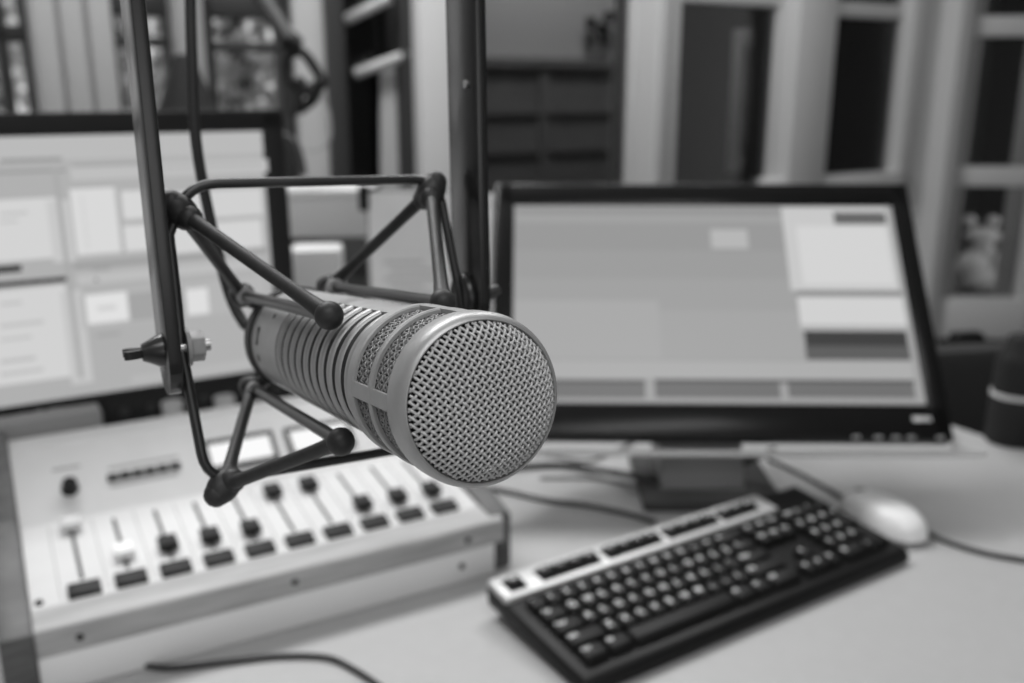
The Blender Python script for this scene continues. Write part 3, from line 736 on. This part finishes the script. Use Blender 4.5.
m = MB(); m.lathe([(0, 0), (.027, 0), (.0275, .001), (.0275, .0075), (0, .0075)], 28, M4.Diagonal((1.75, 1, 1, 1))); part('base', m, MAT['light_plastic'], mo, label='light grey underside')
m = MB(); m.tube([V((.036, -.003, .0275)), V((.036, .003, .0275))], .006, 20); part('scroll_wheel', m, MAT['grey_plastic'], mo)

# ================================================================== CABLES ON THE DESK
def desk_cable(pix, r, label, mt='cable', lift=None):
    pts = []
    for k, q in enumerate(pix):
        pts.append(at_z(q[0], q[1], DESK + r + .0004 + (q[2] if len(q) > 2 else 0)))
    m = MB(); m.tube(spline(pts), r, 10); o = pts[0]; solo('cable', m, MAT[mt], label, 'cable', V((o.x, o.y, DESK)), 'loose cables on the desk')
desk_cable([(505, 468), (560, 465), (610, 472, .006), (640, 477, .014), (680, 479, .014), (715, 472, .02), (745, 462, .03), (776, 449, .05)], .0042, 'thick black cable sagging across the foot of the tilted monitor')
desk_cable([(470, 485), (505, 491), (545, 500), (585, 505), (625, 513), (655, 522)], .0028, 'thin black cable running from behind the microphone to the keyboard rear')
desk_cable([(540, 478), (590, 478), (640, 486), (700, 497), (742, 503)], .0022, 'pale thin cable lying in front of the tilted monitor foot', 'cable_grey')
desk_cable([(768, 459), (800, 474), (830, 490), (850, 502, .006)], .0025, 'grey cable leading into the nose of the white mouse', 'cable')
desk_cable([(918, 527), (945, 541), (985, 553), (1030, 561), (1100, 572)], .0028, 'dark cable running off right from behind the white mouse')
desk_cable([(140, 664), (170, 668), (225, 662), (280, 656), (325, 657), (352, 668), (385, 690), (420, 720)], .0026, 'thin dark cable curling in front of the mixing console')
desk_cable([(520, 452), (550, 455), (585, 461), (612, 452), (640, 438)], .0022, 'short grey cable looping under the left end of the tilted monitor', 'cable_grey')

# ================================================================== FLASK
fl = at_z(1009, 441, DESK)
fm = thing('flask', 'black flask with a silver ring, standing at the right edge of the desk', 'flask', V((fl.x, fl.y, DESK)))
FR = .033
m = MB(); m.lathe([(0, 0), (FR - .002, 0), (FR, .003), (FR, .068), (FR - .001, .07), (0, .07)], 40); part('body', m, MAT['black_soft'], fm)
m = MB(); m.lathe([(FR - .004, .069), (FR + .0006, .069), (FR + .0006, .0755), (FR - .004, .0755)], 40); part('ring', m, MAT['silver'], fm, label='silver ring')
m = MB(); m.lathe([(0, .075), (FR - .001, .075), (FR - .001, .118), (FR - .004, .13), (.021, .142), (.02, .152), (.017, .156), (0, .156)], 40); part('cup_lid', m, MAT['black_soft'], fm)

# ================================================================== THINGS BEHIND THE MONITORS
def stand_at(px, py): return at_z(px, py, DESK)
# white paper on a holder, between the monitors
hp0 = at_depth(412, 300, 1.62); hm = M4.Translation((hp0.x, hp0.y, DESK)) @ M4.Rotation(.1, 4, 'Z')
ph = thing('document_holder', 'document holder with clip, showing a tall white sheet between the two monitors', 'document holder', hm)
zt_ = at_plane(412, 192, hp0, V((0, 1, 0))).z - DESK
m = MB(); m.box((-.072, .002, .0), (.074, .006, zt_ + .006), .002); part('backboard', m, MAT['grey_plastic'], ph)
m = MB(); m.box((-.068, .0, .012), (.073, .0015, zt_)); part('paper_sheet', m, MAT['paper'], ph, label='white printed sheet')
m = MB()
for k in range(7): m.box((-.045 + .01 * (k % 2), -.0004, zt_ - .12 - .014 * k), (.02 + .02 * ((k * 7) % 3), .0001, zt_ - .115 - .014 * k))
part('printed_lines', m, MAT['light_plastic'], ph)
m = MB(); m.box((-.083, -.01, zt_ - .03), (-.066, .01, zt_ + .012), .004); m.tube([V((-.075, -.004, zt_ + .004)), V((-.05, -.006, zt_ + .009))], .003, 10); part('clip', m, MAT['black'], ph)
m = MB(); m.box((-.07, -.03, 0), (.07, .08, .012), .003); m.prism([(.006, .01), (.075, .01), (.012, .16)], -.02, .02, 0, .001); part('foot', m, MAT['black_soft'], ph)
# dark rack with slots, a white carton on top and a small grey box in front
rk0 = at_depth(330, 260, 1.78); rkM = M4.Translation((rk0.x, rk0.y, DESK)) @ M4.Rotation(.1, 4, 'Z')
def rz_(py): return at_plane(330, py, rk0, V((0, 1, 0))).z - DESK
rk = thing('equipment_rack', 'dark slotted equipment rack behind the monitors, under the white carton', 'rack', rkM)
ztop_ = rz_(238)
m = MB(); m.box((-.16, .0, .0), (.1, .22, ztop_), .004); part('housing', m, MAT['dark_grey'], rk)
for k in range(5):
    m = MB(); m.box((-.15 + .048 * k, -.003, ztop_ - .075), (-.115 + .048 * k, .0, ztop_ - .04), .001); part('slot', m, MAT['dark_slot'], rk)
cm = M4.Translation((rk0.x, rk0.y, DESK + ztop_)) @ M4.Rotation(.1, 4, 'Z')
ct = thing('carton', 'white carton lying on top of the dark slotted rack', 'box', cm)
ch_ = rz_(190) - ztop_
m = MB(); m.box((-.15, .005, .0), (.085, .2, ch_ - .001), .002); part('box_body', m, MAT['carton'], ct)
m = MB(); m.box((-.152, .003, ch_ - .02), (.087, .202, ch_), .002); part('lid', m, MAT['carton'], ct)
sb = at_depth(316, 270, 1.5); sbz = at_plane(316, 250, sb, V((0, 1, 0))).z - DESK
sbx = thing('desktop_speaker', 'small light grey box speaker beside the left monitor, in front of the dark rack', 'speaker', M4.Translation((sb.x, sb.y, DESK)) @ M4.Rotation(.12, 4, 'Z'))
m = MB(); m.box((-.04, 0, 0), (.04, .07, sbz), .005); part('cabinet', m, MAT['light_plastic'], sbx)
m = MB(); m.lathe([(0, .001), (.02, .002), (.026, .0), (.026, -.003)], 28, M4.Translation((0, 0, .06)) @ M4.Rotation(PI / 2, 4, 'X')); part('cone', m, MAT['dark_grey'], sbx)
# low grey unit and two pale cups behind the console
gu = at_plane(40, 424, V((-.2724, 1.1504, DESK)) - RN * .045, RN)
gm = M4.Translation((gu.x, gu.y, DESK)) @ ROOM
gz = gu.z - DESK + .006
g = thing('power_supply_unit', 'long low grey unit standing between the mixing console and left monitor', 'electronic unit', gm)
m = MB(); m.box((-.22, 0, 0), (.062, .03, gz), .003); part('housing', m, MAT['grey_plastic'], g)
m = MB(); m.box((-.2, -.002, gz - .02), (-.1, 0, gz - .012), .0005); part('vent', m, MAT['dark_slot'], g)
pp_ = thing('dark_box', 'low black box filling the dark area behind the console, right of the long grey unit', 'electronic unit', gm)  # dark box added to fill the dark area behind the console
m = MB(); m.box((.068, .04, 0), (.42, .07, gz - .004), .003); part('housing', m, MAT['black_soft'], pp_)
for k in range(8):
    m = MB(); m.lathe([(0, .002), (.005, .002), (.006, 0), (.006, -.002)], 16, M4.Translation((.09 + .03 * k, .04, gz - .02)) @ M4.Rotation(PI / 2, 4, 'X')); part('socket', m, MAT['dark_grey'], pp_)
for k, (px, py) in enumerate(((172, 402), (224, 397))):
    cpt = at_plane(px, py, KM @ V((0, v7 + .045, 0)), RN); cz = cpt.z - DESK
    cu = thing('cup', ('pale cup standing behind the console, left of the lower mount arm', 'pale cup standing behind the console, nearer the microphone tail')[k], 'cup', V((cpt.x, cpt.y, DESK)), 'cups behind the console')
    m = MB(); m.lathe([(0, 0), (.008, 0), (.009, .002), (.0125, cz), (.0115, cz), (.009, cz - .03), (0, cz - .03)], 24); part('cup_wall', m, MAT['light_plastic'], cu)

# ================================================================== CHAIRS
def make_chair(mtx, label, top):
    c = thing('office_chair', label, 'chair', mtx)
    m = MB(); m.box((-.22, -.04, .56), (.22, .02, top), .03); part('backrest', m, MAT['fabric'], c)
    m = MB(); m.box((-.24, -.48, .43), (.24, .0, .5), .03); part('seat', m, MAT['fabric'], c)
    m = MB(); m.box((-.03, .015, .45), (.03, .045, .8), .008); m.box((-.03, -.2, .42), (.03, .04, .445), .006); part('back_post', m, MAT['black'], c)
    m = MB(); m.tube([V((0, -.22, .08)), V((0, -.22, .43))], .025, 20); part('gas_column', m, MAT['dark_grey'], c)
    for k in range(5):
        a = 2 * PI * k / 5; e = V((.3 * math.cos(a), -.22 + .3 * math.sin(a), .055))
        m = MB(); m.tube([V((0, -.22, .1)), e + V((0, 0, .02))], [.024, .014], 10); lg = part('leg', m, MAT['black'], c)
        m = MB(); m.tube([e + V((-.012, 0, -.03)), e + V((.012, 0, -.03))], .025, 16); part('caster', m, MAT['black_soft'], lg)
    for s in (-1, 1):
        m = MB(); m.tube([V((s * .24, -.3, .47)), V((s * .27, -.3, .55)), V((s * .27, -.3, .64))], .012, 10); m.box((s * .27 - .03, -.42, .64), (s * .27 + .03, -.16, .67), .01); part('armrest', m, MAT['black'], c)
    return c
c2p = at_depth(972, 380, 1.72)
make_chair(M4.Translation((c2p.x, c2p.y, 0)) @ M4.Rotation(YAW - .35, 4, 'Z'), 'low-backed black office chair beyond the flask, under the glazed door', .79)
lp = at_depth(186, 90, 1.62)
dl = thing('desk_lamp', 'black desk lamp with a cone shade rising behind the left monitor', 'lamp', V((lp.x, lp.y, DESK)))
zl = lp.z - DESK
m = MB(); m.lathe([(0, 0), (.07, 0), (.072, .004), (.06, .014), (.012, .02), (0, .02)], 32); part('base', m, MAT['black'], dl)
m = MB(); m.tube([V((0, 0, .015)), V((0, 0, zl + .03))], .007, 12); part('stem', m, MAT['black'], dl)
m = MB(); m.lathe([(.06, -.06), (.057, -.06), (.018, .04), (.012, .055), (0, .056), (0, .058), (.014, .058), (.021, .042), (.06, -.06)], 36, M4.Translation((0, 0, zl))); part('lamp_shade', m, MAT['black_soft'], dl)

# ================================================================== SECOND BOOM ARM
D2 = 1.75
ba = thing('boom_arm', 'dark jointed microphone boom hanging in front of the leafy window', 'boom arm', M4.Translation(at_depth(295, 45, D2)))
def bpnt(x, y, d=D2): return at_depth(x, y, d)
m = MB(); m.tube([bpnt(225, -60), bpnt(262, 0), bpnt(292, 45)], .017, 12); part('upper_arm', m, MAT['dark_grey'], ba, True)
m = MB(); m.sphere(bpnt(291, 42), .02, (1, 1, 1), 16); m.tube([bpnt(285, 40), bpnt(299, 46)], .017, 14); part('elbow_joint', m, MAT['black'], ba, True)
ringp = [bpnt(288, 55), bpnt(285, 70), bpnt(294, 84), bpnt(308, 88), bpnt(322, 84), bpnt(316, 70), bpnt(302, 52)]
m = MB(); m.tube(spline(ringp + [ringp[0]], 5)[:-1], .010, 10, closed=True); part('mount_loop', m, MAT['black'], ba, True)
m = MB(); m.tube([bpnt(299, 84), bpnt(313, 98), bpnt(296, 112), bpnt(301, 88)], .011, 10); m.tube([bpnt(320, 84), bpnt(313, 100), bpnt(298, 111)], .010, 10); m.sphere(bpnt(319, 84), .013); m.sphere(bpnt(300, 84), .014); part('mount_bracket', m, MAT['black'], ba, True)
m = MB(); m.tube(spline([bpnt(283, 135), bpnt(294, 142), bpnt(300, 158), bpnt(303, 175)]), .008, 10); m.tube(spline([bpnt(298, 110), bpnt(288, 128), bpnt(283, 135)]), .004, 8); part('cord', m, MAT['cable'], ba, True)
m = MB(); m.tube(spline([bpnt(305, 150), bpnt(318, 150), bpnt(330, 138), bpnt(328, 110), bpnt(318, 86)]), .0025, 8); part('cord', m, MAT['cable_grey'], ba, True)

# ================================================================== BEYOND THE GLASS
# pale slanting bars modelling ceiling-lamp reflections in the doorway, with a grey panel
ts = thing('reflection_bars', 'two pale slanting bars modelling lamp reflections, with a grey panel, inside the dark doorway', 'reflection', M4.Translation(at_plane(375, 60, RN * 2.42, RN)))
def tp(px, py, n): return at_plane(px, py, RN * n, RN)
for (xa, ya, xb, yb) in ((346, 20, 390, -2), (355, 74, 409, 54)):
    m = MB(); m.tube([tp(xa, ya, 2.43), tp(xb, yb, 2.37)], .014, 8); part('rail', m, MAT['pilaster'], ts, True)
m = MB(); q = [tp(381, 72, 2.425), tp(408, 62, 2.40), tp(409, 190, 2.40), tp(381, 190, 2.425)]; bk = RN * .01
m.add(q + [p_ + bk for p_ in q], [[0, 1, 2, 3], [7, 6, 5, 4], [0, 4, 5, 1], [1, 5, 6, 2], [2, 6, 7, 3], [3, 7, 4, 0]]); part('panel', m, MAT['pilaster'], ts, True)

# wall lamp in the next room
sc = at_plane(601, 30, RN * (NX - .001), RN)
wl = thing('wall_sconce', 'small black two-armed wall sconce on the pale wall of the next room', 'lamp', M4.Translation(sc))
k_ = .55
def wlp(px, py, off=.07): return at_plane(px, py, RN * (NX - off), RN)
m = MB(); m.tube([sc, sc - RN * .02], .04, 16); part('back_plate', m, MAT['black'], wl, True)
for px, py in ((591, 24), (609, 18)):
    m = MB(); m.tube(spline([sc - RN * .02, wlp(600, 42, .06), wlp(px + (3 if px < 600 else -2), 40, .07), wlp(px, py + 8)]), .012, 8); ar = part('arm', m, MAT['black'], wl, True)
    m = MB(); c_ = wlp(px, py + 6); m.lathe([(.012, 0), (.03, .01), (.035, .06), (.03, .07), (.0, .07)], 16, M4.Translation(c_)); part('shade', m, MAT['black'], ar, True)
# rounded pale figure shape behind the door glass
op = at_depth(983, 290, 4.9)
on = thing('pale_figure', 'pale rounded figure shape behind the lower pane of the glazed door', 'figurine', M4.Translation((op.x, op.y, 0)))
zo = op.z
m = MB(); q = lambda x, y: at_depth(x, y, 4.9)
m.sphere(q(972, 268), .09, (1, .8, 1)); m.sphere(q(996, 268), .075, (.9, .8, 1.2)); m.sphere(q(982, 280), .1, (1.2, .8, .7)); m.sphere(q(982, 236), .075, (1.25, .9, .62)); m.sphere(q(970, 222), .035); m.sphere(q(993, 222), .035); m.sphere(q(982, 250), .06)
part('figure', m, MAT['pale_figure'], on, True)
m = MB(); m.box((-.2, -.15, 0), (.2, .15, zo - .03), .01); part('plinth', m, MAT['dark_grey'], on)
# trees outside the left-hand windows
def tree(w, n, hgt, R, label, nl):
    base = RU * w + RN * n; t = thing('tree', label, 'tree', M4.Translation((base.x, base.y, -.5)), 'trees outside the windows')
    m = MB(); m.tube([V((0, 0, 0)), V((.05, 0, hgt * .5)), V((0, .05, hgt * .9))], [.12, .09, .04], 10); part('trunk', m, MAT['bark'], t)
    m = MB(); cl = [(random.gauss(0, R * .45), random.gauss(0, R * .45), hgt * (.35 + .6 * random.random())) for _ in range(26)]
    for _ in range(nl):
        c = V(random.choice(cl)) + V((random.gauss(0, .28), random.gauss(0, .28), random.gauss(0, .28)))
        a = V((random.gauss(0, 1), random.gauss(0, 1), random.gauss(0, 1))).normalized(); b = a.cross(V((random.gauss(0, 1), random.gauss(0, 1), random.gauss(0, 1)))).normalized(); s_ = .05 + .05 * random.random()
        m.add([c - a * s_, c + b * s_ * .5, c + a * s_, c - b * s_ * .5], [[0, 1, 2, 3]])
    part('foliage', m, MAT['leaf'], t)
tree(.49, 11.8, 4.2, 1.4, 'leafy tree seen through the leftmost window pane', 2600)
tree(1.39, 9.2, 4.4, 1.1, 'leafy tree behind the black yoke bar, through the middle window', 2000)
tree(1.65, 6.6, 3.6, .9, 'leafy tree seen just left of the hanging boom arm', 1700)

# ================================================================== LIGHT
def area(name, w, n, z, sx, sy, e, rot=(0, 0, 0)):
    l = bpy.data.lights.new(name, 'AREA'); l.shape = 'RECTANGLE'; l.size = sx; l.size_y = sy; l.energy = e
    o = bpy.data.objects.new(name, l); p_ = RU * w + RN * n; o.location = (p_.x, p_.y, z); o.rotation_euler = (rot[0], rot[1], YAW); C.objects.link(o)
area('ceiling_lamp_front', .2, 1.85, CEIL - .03, 1.2, .4, 38)
area('ceiling_lamp_middle', 1.5, 1.6, CEIL - .03, 1.0, .4, 21)
area('ceiling_lamp_rear', -.3, -.6, CEIL - .03, 1.6, .6, 21)
area('store_fill', X[669] + .22, T1 + .14, 2.7, .2, .1, 9)  # unseen light added to brighten the open sash
area('store_fill', X[784] + 1.0, 3.2, 2.9, .5, .5, 8)  # unseen light added to lift the store behind the right-hand panes
area('next_room_fill', (pl1[0] + pr1[0]) / 2, 4.0, 2.9, .6, .6, 42)  # unseen light added so the next room is not dark
l_ = bpy.data.lights.new('rear_wall_fill', 'AREA'); l_.shape = 'RECTANGLE'; l_.size = 2.6; l_.size_y = 1.3; l_.energy = 13  # frontal fill added at the rear wall, which has no window
o_ = bpy.data.objects.new('rear_wall_fill', l_); o_.location = RU * -.4 + RN * (NB + .06) + V((0, 0, 1.65)); o_.rotation_euler = (PI / 2, 0, YAW); C.objects.link(o_)
W = bpy.data.worlds.new('sky'); bpy.context.scene.world = W; W.use_nodes = True
W.node_tree.nodes['Background'].inputs['Color'].default_value = (.6, .6, .6, 1); W.node_tree.nodes['Background'].inputs['Strength'].default_value = 1.9

# ================================================================== CAMERA
cd = bpy.data.cameras.new('camera'); cd.sensor_width = 36; cd.lens = F / 1024 * 36; cd.clip_start = .02
cd.dof.use_dof = True; cd.dof.focus_distance = .305; cd.dof.aperture_fstop = 8.0; cd.dof.aperture_blades = 0
co = bpy.data.objects.new('camera', cd); co.location = EYE; co.rotation_euler = (PI / 2 - PITCH, 0, 0); C.objects.link(co)
S = bpy.context.scene; S.camera = co
S.view_settings.view_transform = 'Standard'; S.view_settings.look = 'None'; S.view_settings.gamma = 1; S.view_settings.use_curve_mapping = False; S.view_settings.exposure = 0
